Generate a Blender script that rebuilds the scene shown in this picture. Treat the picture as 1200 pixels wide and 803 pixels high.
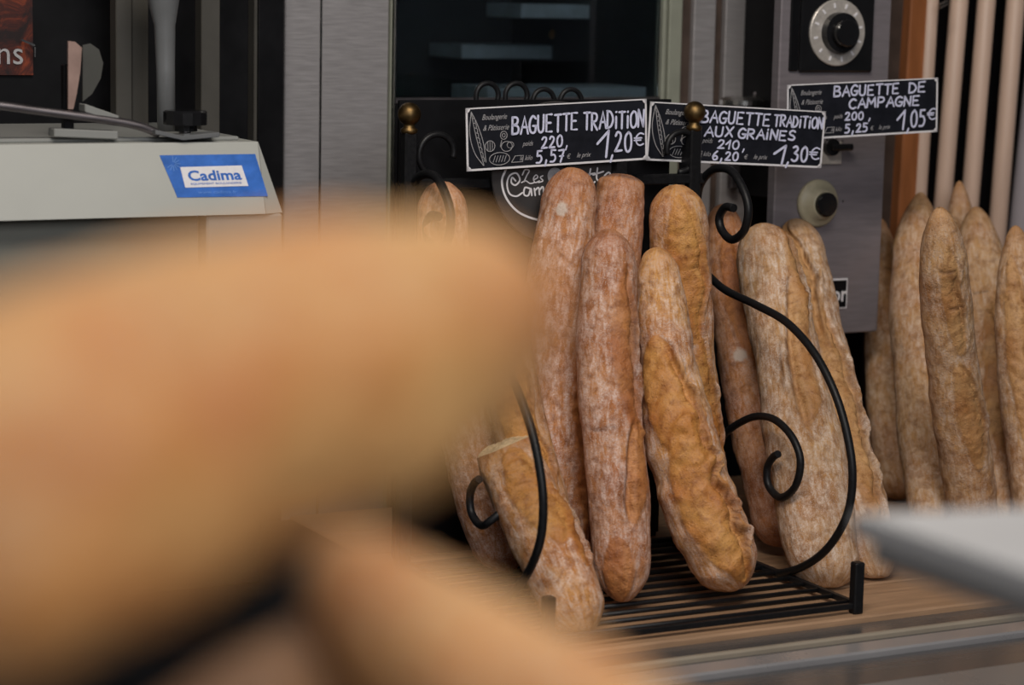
import bpy, math, random
import numpy as np
from mathutils import Vector, Matrix
for o in list(bpy.data.objects): bpy.data.objects.remove(o)
S = bpy.context.scene; COL = S.collection
# ------------------------------------------------ camera
F_PX, PITCH, ROLL = 2800.0, math.radians(8.5), math.radians(1.2)
CAM_Z = 1.55
fw = np.array([0, math.cos(PITCH), -math.sin(PITCH)])
up0 = np.array([0, math.sin(PITCH), math.cos(PITCH)]); rt0 = np.array([1., 0, 0])
rt = rt0*math.cos(ROLL)+up0*math.sin(ROLL); up = -rt0*math.sin(ROLL)+up0*math.cos(ROLL)
cd = bpy.data.cameras.new('camera'); cam = bpy.data.objects.new('camera', cd); COL.objects.link(cam)
cd.sensor_width = 36; cd.lens = F_PX*36/1200; cd.clip_start = .05; cd.clip_end = 60
cam.matrix_world = Matrix(((rt[0], up[0], -fw[0], 0), (rt[1], up[1], -fw[1], 0), (rt[2], up[2], -fw[2], CAM_Z), (0, 0, 0, 1)))
cd.dof.use_dof = True; cd.dof.focus_distance = 2.47; cd.dof.aperture_fstop = 4.7
S.camera = cam
S.view_settings.view_transform = 'Standard'; S.view_settings.look = 'None'
S.view_settings.exposure = -0.22; S.view_settings.gamma = 1
# ------------------------------------------------ world and lamps
W = bpy.data.worlds.new('shop_ambient'); S.world = W; W.use_nodes = True
wn = W.node_tree; wb = wn.nodes['Background']
wb.inputs[0].default_value = (.86, .88, 1.0, 1); wb.inputs[1].default_value = .032
def area(name, loc, target, sx, sy, power, col):
    l = bpy.data.lights.new(name, 'AREA'); l.shape = 'RECTANGLE'; l.size = sx; l.size_y = sy; l.energy = power; l.color = col
    o = bpy.data.objects.new(name, l); COL.objects.link(o); o.location = loc
    o.rotation_euler = (Vector(target)-Vector(loc)).to_track_quat('-Z', 'Y').to_euler(); return o
area('ceiling_panel_light', (.1, 1.0, 2.9), (.2, 2.4, .9), 1.2, .5, 36, (1, .92, .82))
area('front_key_light', (.75, -1.0, 2.5), (.3, 2.4, 1.1), 1.3, 1.2, 44, (.95, .96, 1))  # unseen key light, sized and shifted for the shading
area('left_area_light', (-2.2, .2, 2.0), (0, 2.2, 1.1), 1.2, 1.4, 3, (1, .9, .8))  # weak warm area light from the left
# ------------------------------------------------ display frame: u along the counter, v away from the customer, z up from the basket floor
TH = math.radians(27.5); ct, st = math.cos(TH), math.sin(TH)
Uv = np.array([ct, st, 0]); Vv = np.array([-st, ct, 0]); Zv = np.array([0, 0, 1.])
BASE = np.array([0.34474988, 2.29427291, -.60+CAM_Z])     # front right foot of the basket (world)
CO = np.array([0, 0, CAM_Z])
def toK(w): q = np.asarray(w)-BASE; return np.array([q@Uv, q@Vv, q@Zv])
def toW(k): return BASE+Uv*k[0]+Vv*k[1]+Zv*k[2]
OK = toK(CO)
def ray(x, y):
    d = (rt*(x-600)+up*(401.5-y)+fw*F_PX)/F_PX
    return np.array([d@Uv, d@Vv, d@Zv])
def on_v(x, y, v): d = ray(x, y); return OK+d*((v-OK[1])/d[1])
def on_u(x, y, u): d = ray(x, y); return OK+d*((u-OK[0])/d[0])
def on_z(x, y, z): d = ray(x, y); return OK+d*((z-OK[2])/d[2])
def at_d(x, y, dist): return OK+ray(x, y)*dist
FWK = np.array([fw@Uv, fw@Vv, fw@Zv])
def depth(P): return float((np.asarray(P)-OK)@FWK)

# ------------------------------------------------ materials
def newmat(name):
    m = bpy.data.materials.new(name); m.use_nodes = True; nt = m.node_tree
    return m, nt, nt.nodes['Principled BSDF']
def node(nt, t, **k):
    n = nt.nodes.new(t)
    for a, b in k.items(): setattr(n, a, b)
    return n
def noise(nt, scale, detail=4, rough=.55, vec=None, dist=0):
    n = node(nt, 'ShaderNodeTexNoise'); n.inputs['Scale'].default_value = scale; n.inputs['Detail'].default_value = detail
    n.inputs['Roughness'].default_value = rough; n.inputs['Distortion'].default_value = dist
    if vec: nt.links.new(vec, n.inputs['Vector'])
    return n.outputs['Fac']
def ramp(nt, fac, stops):
    r = node(nt, 'ShaderNodeValToRGB'); e = r.color_ramp.elements
    while len(e) < len(stops): e.new(.5)
    for i, (p, c) in enumerate(stops):
        e[i].position = p; e[i].color = (*c, 1) if not isinstance(c, (int, float)) else (c, c, c, 1)
    nt.links.new(fac, r.inputs[0]); return r.outputs[0]
def mixc(nt, f, a, b):
    m = node(nt, 'ShaderNodeMix', data_type='RGBA')
    for s, val in ((m.inputs[0], f), (m.inputs[6], a), (m.inputs[7], b)):
        if hasattr(val, 'links'): nt.links.new(val, s)
        elif isinstance(val, (int, float)): s.default_value = val
        else: s.default_value = (*val, 1)
    return m.outputs[2]
def mth(nt, op, a, b=0.0, clamp=False):
    m = node(nt, 'ShaderNodeMath', operation=op, use_clamp=clamp)
    for s, val in ((m.inputs[0], a), (m.inputs[1], b)):
        if hasattr(val, 'links'): nt.links.new(val, s)
        else: s.default_value = val
    return m.outputs[0]
def coord(nt, scale=(1, 1, 1), out='Object', rand=False):
    t = node(nt, 'ShaderNodeTexCoord'); mp = node(nt, 'ShaderNodeMapping'); mp.inputs['Scale'].default_value = scale
    nt.links.new(t.outputs[out], mp.inputs[0])
    if rand:
        oi = node(nt, 'ShaderNodeObjectInfo'); c = node(nt, 'ShaderNodeCombineXYZ')
        for i in range(3): nt.links.new(mth(nt, 'MULTIPLY', oi.outputs['Random'], 7.3+3*i), c.inputs[i])
        nt.links.new(c.outputs[0], mp.inputs['Location'])
    return mp.outputs[0]
def bump(nt, b, h, strength, dist=.001):
    n = node(nt, 'ShaderNodeBump'); n.inputs['Strength'].default_value = strength; n.inputs['Distance'].default_value = dist
    nt.links.new(h, n.inputs['Height']); nt.links.new(n.outputs[0], b.inputs['Normal'])
def simple(name, col, rough=.5, metal=0, var=.12, nscale=40, bmp=.1, spec=.5, aniso=None):
    m, nt, b = newmat(name); v = coord(nt, aniso or (1, 1, 1))
    n = noise(nt, nscale, 4, .6, v)
    lo = tuple(c*(1-var) for c in col); hi = tuple(min(1, c*(1+var)) for c in col)
    nt.links.new(ramp(nt, n, [(.3, lo), (.7, hi)]), b.inputs['Base Color'])
    b.inputs['Metallic'].default_value = metal; b.inputs['Specular IOR Level'].default_value = spec
    nt.links.new(ramp(nt, n, [(.3, max(0, rough-.06)), (.7, min(1, rough+.06))]), b.inputs['Roughness'])
    if bmp: bump(nt, b, n, bmp, .0006)
    return m
def bread_mat(name, gold, deep, light, flour, flour_amt, rough=.55):
    m, nt, b = newmat(name); v = coord(nt, rand=True)
    la = node(nt, 'ShaderNodeAttribute', attribute_name='lc'); mp = node(nt, 'ShaderNodeMapping'); mp.inputs['Scale'].default_value = (.35, 1.3, 1)
    nt.links.new(la.outputs['Vector'], mp.inputs[0]); lv = mp.outputs[0]
    mp2 = node(nt, 'ShaderNodeMapping'); mp2.inputs['Scale'].default_value = (2.2, .6, 1); nt.links.new(la.outputs['Vector'], mp2.inputs[0])
    oi = node(nt, 'ShaderNodeObjectInfo')
    big = noise(nt, 22, 2, .5, v); med = noise(nt, 95, 5, .62, v, .4); fine = noise(nt, 520, 4, .65, v); sp = noise(nt, 1250, 2, .5, v)
    streak = noise(nt, 130, 5, .6, lv, .6); wr = noise(nt, 190, 3, .6, mp2.outputs[0], .5)
    at = node(nt, 'ShaderNodeAttribute', attribute_name='flour'); cr = node(nt, 'ShaderNodeAttribute', attribute_name='crumb'); ed = node(nt, 'ShaderNodeAttribute', attribute_name='toast')
    c = mixc(nt, ramp(nt, big, [(.35, 0), (.65, 1)]), gold, light)
    c = mixc(nt, ramp(nt, med, [(.47, 0), (.72, .7)]), c, deep)
    c = mixc(nt, mth(nt, 'MULTIPLY', ramp(nt, wr, [(.5, 0), (.66, .5)]), cr.outputs['Fac']), c, deep)
    c = mixc(nt, ramp(nt, fine, [(.5, 0), (.72, .45)]), c, tuple(x*.8 for x in deep))
    pale = tuple(min(1, x*1.15+.02) for x in light)
    c = mixc(nt, mth(nt, 'MULTIPLY', cr.outputs['Fac'], ramp(nt, med, [(.36, .9), (.56, .15)])), c, pale)
    c = mixc(nt, mth(nt, 'MULTIPLY', ed.outputs['Fac'], .9), c, tuple(x*.45 for x in deep))
    fl = mth(nt, 'MULTIPLY', at.outputs['Fac'], flour_amt)
    fl = mth(nt, 'MULTIPLY', fl, ramp(nt, streak, [(.34, 1), (.50, .55), (.62, .05)]))
    fl = mth(nt, 'MULTIPLY', fl, ramp(nt, fine, [(.38, .3), (.55, 1)]))
    fl = mth(nt, 'MULTIPLY', fl, ramp(nt, med, [(.42, 1.0), (.62, .35)]), True)
    c = mixc(nt, fl, c, flour)
    sa_ = node(nt, 'ShaderNodeAttribute', attribute_name='spot'); c = mixc(nt, mth(nt, 'MULTIPLY', sa_.outputs['Fac'], .8), c, (.62, .52, .44))
    spk = mth(nt, 'MULTIPLY', ramp(nt, sp, [(.60, 0), (.68, .8)]), mth(nt, 'ADD', mth(nt, 'MULTIPLY', at.outputs['Fac'], ramp(nt, big, [(.4, .9), (.6, .35)])), .06))
    c = mixc(nt, spk, c, (.78, .70, .66))
    nt.links.new(c, b.inputs['Base Color'])
    nt.links.new(ramp(nt, mth(nt, 'MULTIPLY', at.outputs['Fac'], 1), [(0, rough-.08), (1, .85)]), b.inputs['Roughness']); b.inputs['Specular IOR Level'].default_value = .4
    vo = node(nt, 'ShaderNodeTexVoronoi'); vo.inputs['Scale'].default_value = 260; nt.links.new(v, vo.inputs['Vector'])
    h = mth(nt, 'ADD', mth(nt, 'MULTIPLY', med, .9), mth(nt, 'MULTIPLY', fine, .35))
    h = mth(nt, 'ADD', h, mth(nt, 'MULTIPLY', ramp(nt, vo.outputs['Distance'], [(.0, 1), (.30, 0)]), .3))
    h = mth(nt, 'ADD', h, mth(nt, 'MULTIPLY', mth(nt, 'MULTIPLY', wr, cr.outputs['Fac']), 1.4))
    bump(nt, b, h, .75, .002)
    return m
M = {}
M['bread'] = bread_mat('baguette_crust', (.46, .165, .030), (.17, .040, .006), (.60, .29, .075), (.80, .64, .55), .88)
M['bread_red'] = bread_mat('rosy_floured_crust', (.38, .125, .032), (.15, .036, .008), (.50, .205, .06), (.80, .63, .56), .88)
M['bread_tan'] = bread_mat('country_crust', (.42, .19, .06), (.18, .065, .016), (.54, .30, .12), (.80, .67, .57), .85)
M['bread_near'] = bread_mat('near_crust', (.50, .175, .035), (.40, .12, .022), (.64, .37, .14), (.60, .44, .24), .85)
M['crumb'] = simple('bread_crumb', (.72, .55, .33), .9, 0, .25, 260, 1)
M['iron'] = simple('black_iron', (.007, .007, .008), .45, 0, .3, 300, .15, .28)
M['brass'] = simple('old_brass', (.15, .095, .04), .45, 1, .35, 90, .2)
M['black'] = simple('black_panel', (.005, .005, .006), .5, 0, .3, 20, .05, .15)
M['blackgloss'] = simple('black_gloss', (.009, .009, .010), .15, 0, .2, 20, 0)
M['charcoal'] = simple('charcoal_paint', (.035, .032, .032), .5, 0, .2, 30, .05)
M['steel'] = simple('brushed_steel', (.40, .38, .385), .42, .5, .10, 30, .06, aniso=(1, 1, 14))
M['steel_dark'] = simple('dull_steel', (.22, .20, .21), .42, 1, .14, 26, .06, aniso=(1, 1, 10))
M['panel_steel'] = simple('grey_control_panel', (.24, .215, .23), .42, .35, .10, 24, .05, aniso=(1, 1, 8))
M['chrome'] = simple('chrome_trim', (.62, .62, .60), .22, 1, .06, 30, 0)
M['cream_metal'] = simple('cream_green_trim', (.30, .31, .25), .45, .2, .08, 30, 0)
M['brown'] = simple('brown_gap', (.055, .035, .026), .6, 0, .3, 30, 0)
M['cream'] = simple('cream_plastic', (.42, .37, .25), .45, 0, .08, 60, .05)
M['dial'] = simple('dial_silver', (.50, .46, .42), .35, .3, .12, 200, .05)
M['machine'] = simple('grey_beige_enamel', (.40, .405, .375), .4, 0, .04, 8, .03)
M['machine_dark'] = simple('olive_grey_enamel', (.17, .17, .145), .5, 0, .08, 8, .03)
M['machine_side'] = simple('slicer_grey', (.24, .245, .235), .45, 0, .08, 8, .03)
M['frame_grey'] = simple('dark_frame_grey', (.060, .056, .048), .5, .1, .12, 14, .03)
M['cast_grey'] = simple('grey_cast_enamel', (.15, .155, .16), .32, .1, .08, 20, .03)
M['white'] = simple('white_print', (.72, .70, .72), .6, 0, .04, 200, 0)
M['chalk'] = simple('chalk_marker', (.62, .63, .80), .7, 0, .22, 700, 0)
M['print'] = simple('grey_print', (.36, .35, .36), .7, 0, .15, 900, 0)
M['slate'] = simple('slate_black', (.008, .009, .014), .55, 0, .3, 60, .02, .25)
M['blue'] = simple('sticker_blue', (.022, .13, .50), .4, 0, .22, 60, 0)
M['blue_pale'] = simple('sticker_pale_blue', (.10, .25, .62), .4, 0, .1, 60, 0)
M['wood'] = simple('tan_board', (.36, .22, .13), .5, 0, .22, 20, .1, aniso=(.5, 6, 6))
M['orange_wood'] = simple('orange_varnished_wood', (.30, .105, .035), .38, 0, .25, 14, .1, aniso=(4, 4, .5))
M['dowel'] = simple('pale_dowel_wood', (.56, .40, .31), .5, 0, .08, 22, .05, aniso=(3, 3, .4))
M['dowel_grey'] = simple('grey_dowel', (.33, .30, .32), .5, 0, .08, 22, .05, aniso=(3, 3, .4))
M['tray'] = simple('pale_grey_tray', (.50, .50, .51), .35, .1, .05, 12, 0)
M['ledge'] = simple('satin_grey_ledge', (.16, .16, .165), .24, .6, .1, 10, .02, aniso=(.3, 5, 5))
M['ledge_highlight'] = simple('highlight_lip', (.42, .41, .42), .3, .5, .08, 10, 0)  # edge highlight of the trim put into a paler colour
M['ledge_tan'] = simple('beige_lip', (.27, .23, .18), .4, 0, .1, 10, 0)
M['ledge_soft'] = simple('soft_grey_lip', (.26, .26, .265), .3, .4, .08, 10, 0)
M['bread_shaded'] = bread_mat('shaded_crust', (.16, .07, .025), (.08, .03, .012), (.22, .11, .045), (.3, .22, .15), .5)  # shade under the upper near loaf is put into this crust colour
M['floor'] = simple('shop_tile', (.25, .23, .21), .4, 0, .1, 4, .05)
M['wall'] = simple('dark_wall', (.022, .020, .019), .7, 0, .2, 6, .05)
M['cabinet'] = simple('cabinet_front', (.12, .11, .10), .5, 0, .1, 8, .03)
M['paddle'] = simple('taupe_plastic', (.055, .055, .048), .5, 0, .08, 30, 0)
M['pink'] = simple('rosy_steel', (.40, .27, .23), .35, .4, .15, 30, 0)  # rosy base colour of the thin blade
def poster_mat():
    m, nt, b = newmat('ember_poster'); v = coord(nt, (1, 1, 1))
    n = noise(nt, 32, 6, .7, v, 1.5)
    nt.links.new(ramp(nt, n, [(.38, (.012, .004, .004)), (.52, (.06, .010, .005)), (.66, (.20, .035, .010)), (.8, (.34, .09, .025))]), b.inputs['Base Color'])
    b.inputs['Roughness'].default_value = .4; return m
M['poster'] = poster_mat()
def glass_mat():
    m, nt, b = newmat('oven_glass'); b.inputs['Base Color'].default_value = (.55, .62, .66, 1); b.inputs['Roughness'].default_value = .03
    b.inputs['Transmission Weight'].default_value = 1; b.inputs['IOR'].default_value = 1.45; return m
M['glass'] = glass_mat()
M['oven_in'] = simple('oven_interior', (.05, .055, .058), .5, .3, .2, 10, 0)
M['oven_reflection_shelf'] = simple('oven_reflection_shelf', (.34, .39, .43), .4, .1, .2, 30, 0)  # bluish grey tone stands in for reflections in the oven glass

# ------------------------------------------------ mesh helpers (coordinates in the display frame)
class MB:
    def __init__(s): s.v = []; s.f = []
    def add(s, v, f):
        o = len(s.v); s.v += [tuple(map(float, p)) for p in v]; s.f += [tuple(i+o for i in q) for q in f]; return s
    def box(s, lo, hi, bev=0):
        lo = np.minimum(lo, hi).astype(float) if True else lo; return s
    def slab(s, c, ex, ey, ez, bev=0.0):
        """box centred at c with half vectors ex,ey,ez; bev = chamfer"""
        c, ex, ey, ez = map(lambda a: np.asarray(a, float), (c, ex, ey, ez))
        if bev <= 0:
            v = [c+ex*i+ey*j+ez*k for i in (-1, 1) for j in (-1, 1) for k in (-1, 1)]
            return s.add(v, [(0, 1, 3, 2), (4, 6, 7, 5), (0, 4, 5, 1), (2, 3, 7, 6), (0, 2, 6, 4), (1, 5, 7, 3)])
        L = [np.linalg.norm(a) for a in (ex, ey, ez)]; k = [max(0, 1-bev/l) for l in L]
        A = (ex, ey, ez); idx = {}; v = []
        for sg in [(i, j, l) for i in (-1, 1) for j in (-1, 1) for l in (-1, 1)]:
            for ax in range(3):
                p = c.copy()
                for q in range(3): p = p+A[q]*sg[q]*(1 if q == ax else k[q])
                idx[(sg, ax)] = len(v); v.append(p)
        f = []
        for ax in range(3):
            o = [q for q in range(3) if q != ax]
            for sgn in (-1, 1):
                def sg(a, b):
                    t = [0, 0, 0]; t[ax] = sgn; t[o[0]] = a; t[o[1]] = b; return tuple(t)
                f.append([idx[(sg(a, b), ax)] for a, b in ((-1, -1), (1, -1), (1, 1), (-1, 1))])
        for ax in range(3):
            o = [q for q in range(3) if q != ax]
            for a in (-1, 1):
                for b in (-1, 1):
                    t1 = [0, 0, 0]; t1[ax] = -1; t1[o[0]] = a; t1[o[1]] = b; t2 = list(t1); t2[ax] = 1
                    f.append([idx[(tuple(t1), o[0])], idx[(tuple(t1), o[1])], idx[(tuple(t2), o[1])], idx[(tuple(t2), o[0])]])
        for sg in [(i, j, l) for i in (-1, 1) for j in (-1, 1) for l in (-1, 1)]: f.append([idx[(sg, 0)], idx[(sg, 1)], idx[(sg, 2)]])
        return s.add(v, f)
    def bx(s, u0, u1, v0, v1, z0, z1, bev=.0008):
        return s.slab(((u0+u1)/2, (v0+v1)/2, (z0+z1)/2), (abs(u1-u0)/2, 0, 0), (0, abs(v1-v0)/2, 0), (0, 0, abs(z1-z0)/2), min(bev, abs(u1-u0)*.3, abs(v1-v0)*.3, abs(z1-z0)*.3))
    def tube(s, pts, r, n=10, caps=True, flat=None):
        P = [np.asarray(p, float) for p in pts]; N = len(P); rr = r if hasattr(r, '__len__') else [r]*N
        T = [P[min(i+1, N-1)]-P[max(i-1, 0)] for i in range(N)]; T = [t/max(1e-9, np.linalg.norm(t)) for t in T]
        a = np.array([0, 0, 1.]) if abs(T[0][2]) < .9 else np.array([1., 0, 0])
        nn = np.cross(T[0], a); nn /= np.linalg.norm(nn); v = []; f = []
        for i in range(N):
            nn = nn-T[i]*(nn@T[i]); nn /= max(1e-9, np.linalg.norm(nn)); b = np.cross(T[i], nn)
            for k in range(n):
                q = 2*math.pi*k/n; v.append(P[i]+(nn*math.cos(q)+b*math.sin(q))*rr[i])
        for i in range(N-1):
            for k in range(n): f.append((i*n+k, i*n+(k+1) % n, (i+1)*n+(k+1) % n, (i+1)*n+k))
        if caps: f.append(tuple(range(n-1, -1, -1))); f.append(tuple(range((N-1)*n, N*n)))
        return s.add(v, f)
    def lathe(s, c, axis, prof, n=40):
        """prof: list of (distance along axis, radius)"""
        c = np.asarray(c, float); ax = np.asarray(axis, float); ax /= np.linalg.norm(ax)
        a = np.array([0, 0, 1.]) if abs(ax[2]) < .9 else np.array([1., 0, 0])
        e1 = np.cross(ax, a); e1 /= np.linalg.norm(e1); e2 = np.cross(ax, e1); v = []; f = []
        for h, r in prof:
            for k in range(n):
                q = 2*math.pi*k/n; v.append(c+ax*h+(e1*math.cos(q)+e2*math.sin(q))*max(r, 1e-5))
        for i in range(len(prof)-1):
            for k in range(n): f.append((i*n+k, (i+1)*n+k, (i+1)*n+(k+1) % n, i*n+(k+1) % n))
        f.append(tuple(range(n))); f.append(tuple(range(len(prof)*n-1, (len(prof)-1)*n-1, -1)))
        return s.add(v, f)
    def prism(s, poly, d):
        """poly: 3D outline, extruded by vector d"""
        n = len(poly); d = np.asarray(d, float); v = [np.asarray(p, float) for p in poly]; v += [p+d for p in v[:n]]
        f = [tuple(range(n)), tuple(range(2*n-1, n-1, -1))]+[(i, n+i, n+(i+1) % n, (i+1) % n) for i in range(n)]
        return s.add(v, f)
    def build(s, name, mat, parent=None, origin=None, smooth=False):
        V = np.array(s.v)
        if parent is not None: o0 = np.array(KP[parent.name]) if origin is None else np.asarray(origin)
        else: o0 = np.asarray(origin) if origin is not None else np.array([V[:, 0].mean(), V[:, 1].mean(), V[:, 2].min()])
        me = bpy.data.meshes.new(name); me.from_pydata([tuple(p) for p in (V-o0)], [], s.f); me.materials.append(mat)
        import bmesh
        b = bmesh.new(); b.from_mesh(me); bmesh.ops.recalc_face_normals(b, faces=b.faces[:]); b.to_mesh(me); b.free()
        if smooth:
            me.polygons.foreach_set('use_smooth', [len(p.vertices) <= 4 for p in me.polygons])
        return link(name, me, parent, o0)
KP = {}
def link(name, me, parent, o0):
    o = bpy.data.objects.new(name, me); COL.objects.link(o); KP[o.name] = tuple(o0)
    if parent is None:
        o.location = toW(o0); o.rotation_euler = (0, 0, TH)
    else:
        o.parent = parent; o.location = tuple(np.array(o0)-np.array(KP[parent.name]))
    return o
def tag(o, label, cat, group=None, kind=None):
    o['label'] = label; o['category'] = cat
    if group: o['group'] = group
    if kind: o['kind'] = kind
    return o
def struct(o): o['kind'] = 'structure'; return o
def thing(name, label, cat, k, group=None):
    return tag(link(name, None, None, np.array(k, float)), label, cat, group)
def spline(pts, n=8):
    P = [np.asarray(p, float) for p in pts]; P = [2*P[0]-P[1]]+P+[2*P[-1]-P[-2]]; out = []
    for i in range(1, len(P)-2):
        a, b, c, d = P[i-1:i+3]
        for j in range(n):
            t = j/n; out.append(.5*(2*b+(c-a)*t+(2*a-5*b+4*c-d)*t*t+(3*b-a-3*c+d)*t**3))
    out.append(P[-2]); return out

# ------------------------------------------------ lettering
GL = {
 'A': [[(0, 0), (.35, 1), (.7, 0)], [(.12, .38), (.6, .38)]],
 'B': [[(0, 0), (0, 1)], [(0, 1), (.4, .98), (.52, .78), (.4, .58), (.02, .52)], [(.02, .52), (.45, .48), (.62, .26), (.48, .04), (0, 0)]],
 'C': [[(.58, .88), (.35, 1), (.1, .8), (0, .5), (.1, .16), (.35, 0), (.6, .12)]],
 'D': [[(0, 0), (0, 1)], [(-.04, 1), (.35, .92), (.6, .5), (.4, .1), (0, 0)]],
 'E': [[(.52, 1), (0, 1), (0, 0), (.54, 0)], [(0, .52), (.42, .52)]],
 'G': [[(.6, .86), (.35, 1), (.1, .8), (0, .45), (.12, .1), (.4, 0), (.6, .14), (.62, .42)], [(.36, .42), (.68, .42)]],
 'I': [[(.1, 0), (.1, 1)]],
 'i': [[(.1, 0), (.1, .68)], [(.1, .95), (.11, .98)]],
 'M': [[(0, 0), (.06, 1)], [(.06, 1), (.38, .35)], [(.38, .35), (.7, 1)], [(.7, 1), (.78, 0)]],
 'N': [[(0, 0), (.02, 1)], [(.02, 1), (.56, 0)], [(.56, 0), (.6, 1)]],
 'O': [[(.32, 1), (.06, .8), (0, .45), (.1, .1), (.34, 0), (.58, .15), (.66, .5), (.56, .86), (.32, 1)]],
 'P': [[(0, 0), (0, 1)], [(0, 1), (.4, .98), (.56, .74), (.4, .5), (0, .46)]],
 'R': [[(0, 0), (0, 1)], [(0, 1), (.4, .98), (.54, .76), (.4, .54), (.02, .5)], [(.1, .5), (.58, 0)]],
 'S': [[(.52, .88), (.3, 1), (.06, .84), (.1, .6), (.42, .44), (.54, .22), (.36, .02), (0, .1)]],
 'T': [[(0, 1), (.62, 1)], [(.31, 1), (.31, 0)]],
 'U': [[(0, 1), (.02, .3), (.14, .04), (.36, 0), (.54, .2), (.56, 1)]],
 'X': [[(0, 1), (.56, 0)], [(.56, 1), (0, 0)]],
 '0': [[(.3, 1), (.06, .8), (0, .45), (.1, .1), (.3, 0), (.5, .15), (.56, .5), (.48, .86), (.3, 1)]],
 '1': [[(-.12, .52), (.24, 1)], [(.24, 1), (.2, 0)]],
 '2': [[(.02, .8), (.18, .98), (.42, .92), (.46, .7), (.28, .36), (0, .02)], [(0, .02), (.56, .04)]],
 '3': [[(.04, .92), (.3, 1), (.46, .8), (.2, .54)], [(.2, .54), (.5, .4), (.46, .1), (.2, 0), (-.02, .1)]],
 '5': [[(.48, 1), (.08, 1)], [(.08, 1), (.06, .58)], [(.06, .58), (.36, .6), (.5, .32), (.34, .04), (0, .02)]],
 '6': [[(.42, 1), (.14, .7), (0, .3), (.14, .02), (.4, .04), (.5, .26), (.34, .46), (.06, .36)]],
 '7': [[(0, 1), (.52, 1)], [(.52, 1), (.2, 0)], [(.12, .5), (.46, .5)]],
 ',': [[(.16, .16), (.06, -.3)]],
 'e': [[(.02, .38), (.42, .42), (.38, .66), (.16, .68), (0, .4), (.1, .06), (.34, 0), (.5, .14)]],
 '€': [[(.58, .9), (.34, 1), (.12, .8), (.06, .5), (.14, .16), (.36, 0), (.6, .1)], [(-.06, .6), (.44, .6)], [(-.06, .42), (.4, .42)]],
 ' ': [],
}
WID = {'I': .2, 'i': .2, 'M': .8, ',': .36, '1': .3, ' ': .42, 'e': .5}
def ribbon(mb, pts, w, nrm, t=.0005):
    """a pen stroke with round ends lying on a plane of normal nrm"""
    P = [np.asarray(p, float) for p in pts]; N = len(P); L = []; R_ = []
    for i in range(N):
        T = P[min(i+1, N-1)]-P[max(i-1, 0)]; T /= max(1e-9, np.linalg.norm(T)); s = np.cross(nrm, T)
        k = 1.0
        L.append(P[i]+s*w*k/2); R_.append(P[i]-s*w*k/2)
    T0 = P[0]-P[1]; T0 /= max(1e-9, np.linalg.norm(T0)); T1 = P[-1]-P[-2]; T1 /= max(1e-9, np.linalg.norm(T1))
    L = [P[0]+T0*w*.5+(L[0]-P[0])*.45]+L+[P[-1]+T1*w*.5+(L[-1]-P[-1])*.45]
    R_ = [P[0]+T0*w*.5+(R_[0]-P[0])*.45]+R_+[P[-1]+T1*w*.5+(R_[-1]-P[-1])*.45]
    n = len(L); v = L+R_+[p+nrm*t for p in L]+[p+nrm*t for p in R_]; f = []
    for i in range(n-1):
        f += [(2*n+i, 2*n+i+1, 3*n+i+1, 3*n+i), (i, i+1, 2*n+i+1, 2*n+i), (n+i, 3*n+i, 3*n+i+1, n+i+1)]
    f += [(0, 2*n, 3*n, n), (n-1, 2*n-1, 4*n-1, 3*n-1)]
    mb.add(v, f)
def write(mb, text, o, ex, ey, nrm, h, width, w, rnd, jit=.04, slant=0.0):
    w = w*1.02
    """hand-drawn text starting at o, letters of height h filling width"""
    adv = [WID.get(c, .62)+.22 for c in text]; sc = width/(sum(adv)-.22); x = 0
    for c, a in zip(text, adv):
        dy = rnd.uniform(-jit, jit)*h; sx = sc
        for st_ in GL.get(c, []):
            pp = [o+ex*((x+(px+slant*py)*sx))+ey*(py*h*rnd.uniform(1-jit*.5, 1+jit*.5)+dy) for px, py in st_]
            if len(pp) > 2 and c not in 'AE': pp = spline(pp, 4)
            ribbon(mb, pp, w, nrm)
        x += a*sx
def bfont(mb, text, o, ex, ey, nrm, h, width=None, shear=0.0, t=.0004, off=0.0):
    c = bpy.data.curves.new('t', 'FONT'); c.body = text; c.size = 1; c.shear = shear; c.resolution_u = 3; c.offset = off
    ob = bpy.data.objects.new('t', c); COL.objects.link(ob); dg = bpy.context.evaluated_depsgraph_get(); dg.update()
    me = bpy.data.meshes.new_from_object(ob.evaluated_get(dg)); V = np.array([tuple(q.co) for q in me.vertices]); Fs = [tuple(p.vertices) for p in me.polygons]
    bpy.data.objects.remove(ob); bpy.data.curves.remove(c); bpy.data.meshes.remove(me)
    x0 = V[:, 0].min(); V[:, 0] -= x0; sx = h/.73 if width is None else width/V[:, 0].max(); sy = h/.73
    mb.add([o+ex*p[0]*sx+ey*p[1]*sy+nrm*t for p in V], Fs)
class Board:
    """a rectangle given by the photo positions of three corners, on the plane v = const"""
    def __init__(s, LL, LR, UL, v, v2=None):
        v2 = v if v2 is None else v2
        s.o = on_v(*LL, v); b = on_v(*LR, v2); c = on_v(*UL, v)
        s.ex = b-s.o; s.w = np.linalg.norm(s.ex); s.ex /= s.w; ey = c-s.o; ey -= s.ex*(ey@s.ex); s.h = np.linalg.norm(ey); s.ey = ey/s.h
        s.n = np.cross(s.ex, s.ey)
        if s.n[1] > 0: s.n = -s.n
    def p(s, x, y, d=0): return s.o+s.ex*x*s.w+s.ey*y*s.h+s.n*d
    def slab(s, mb, x0, x1, y0, y1, d0, d1, bev=0):
        return mb.slab((s.p(x0, y0, d0)+s.p(x1, y1, d1))/2, s.ex*(x1-x0)*s.w/2, s.ey*(y1-y0)*s.h/2, s.n*(d1-d0)/2, bev)

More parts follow.
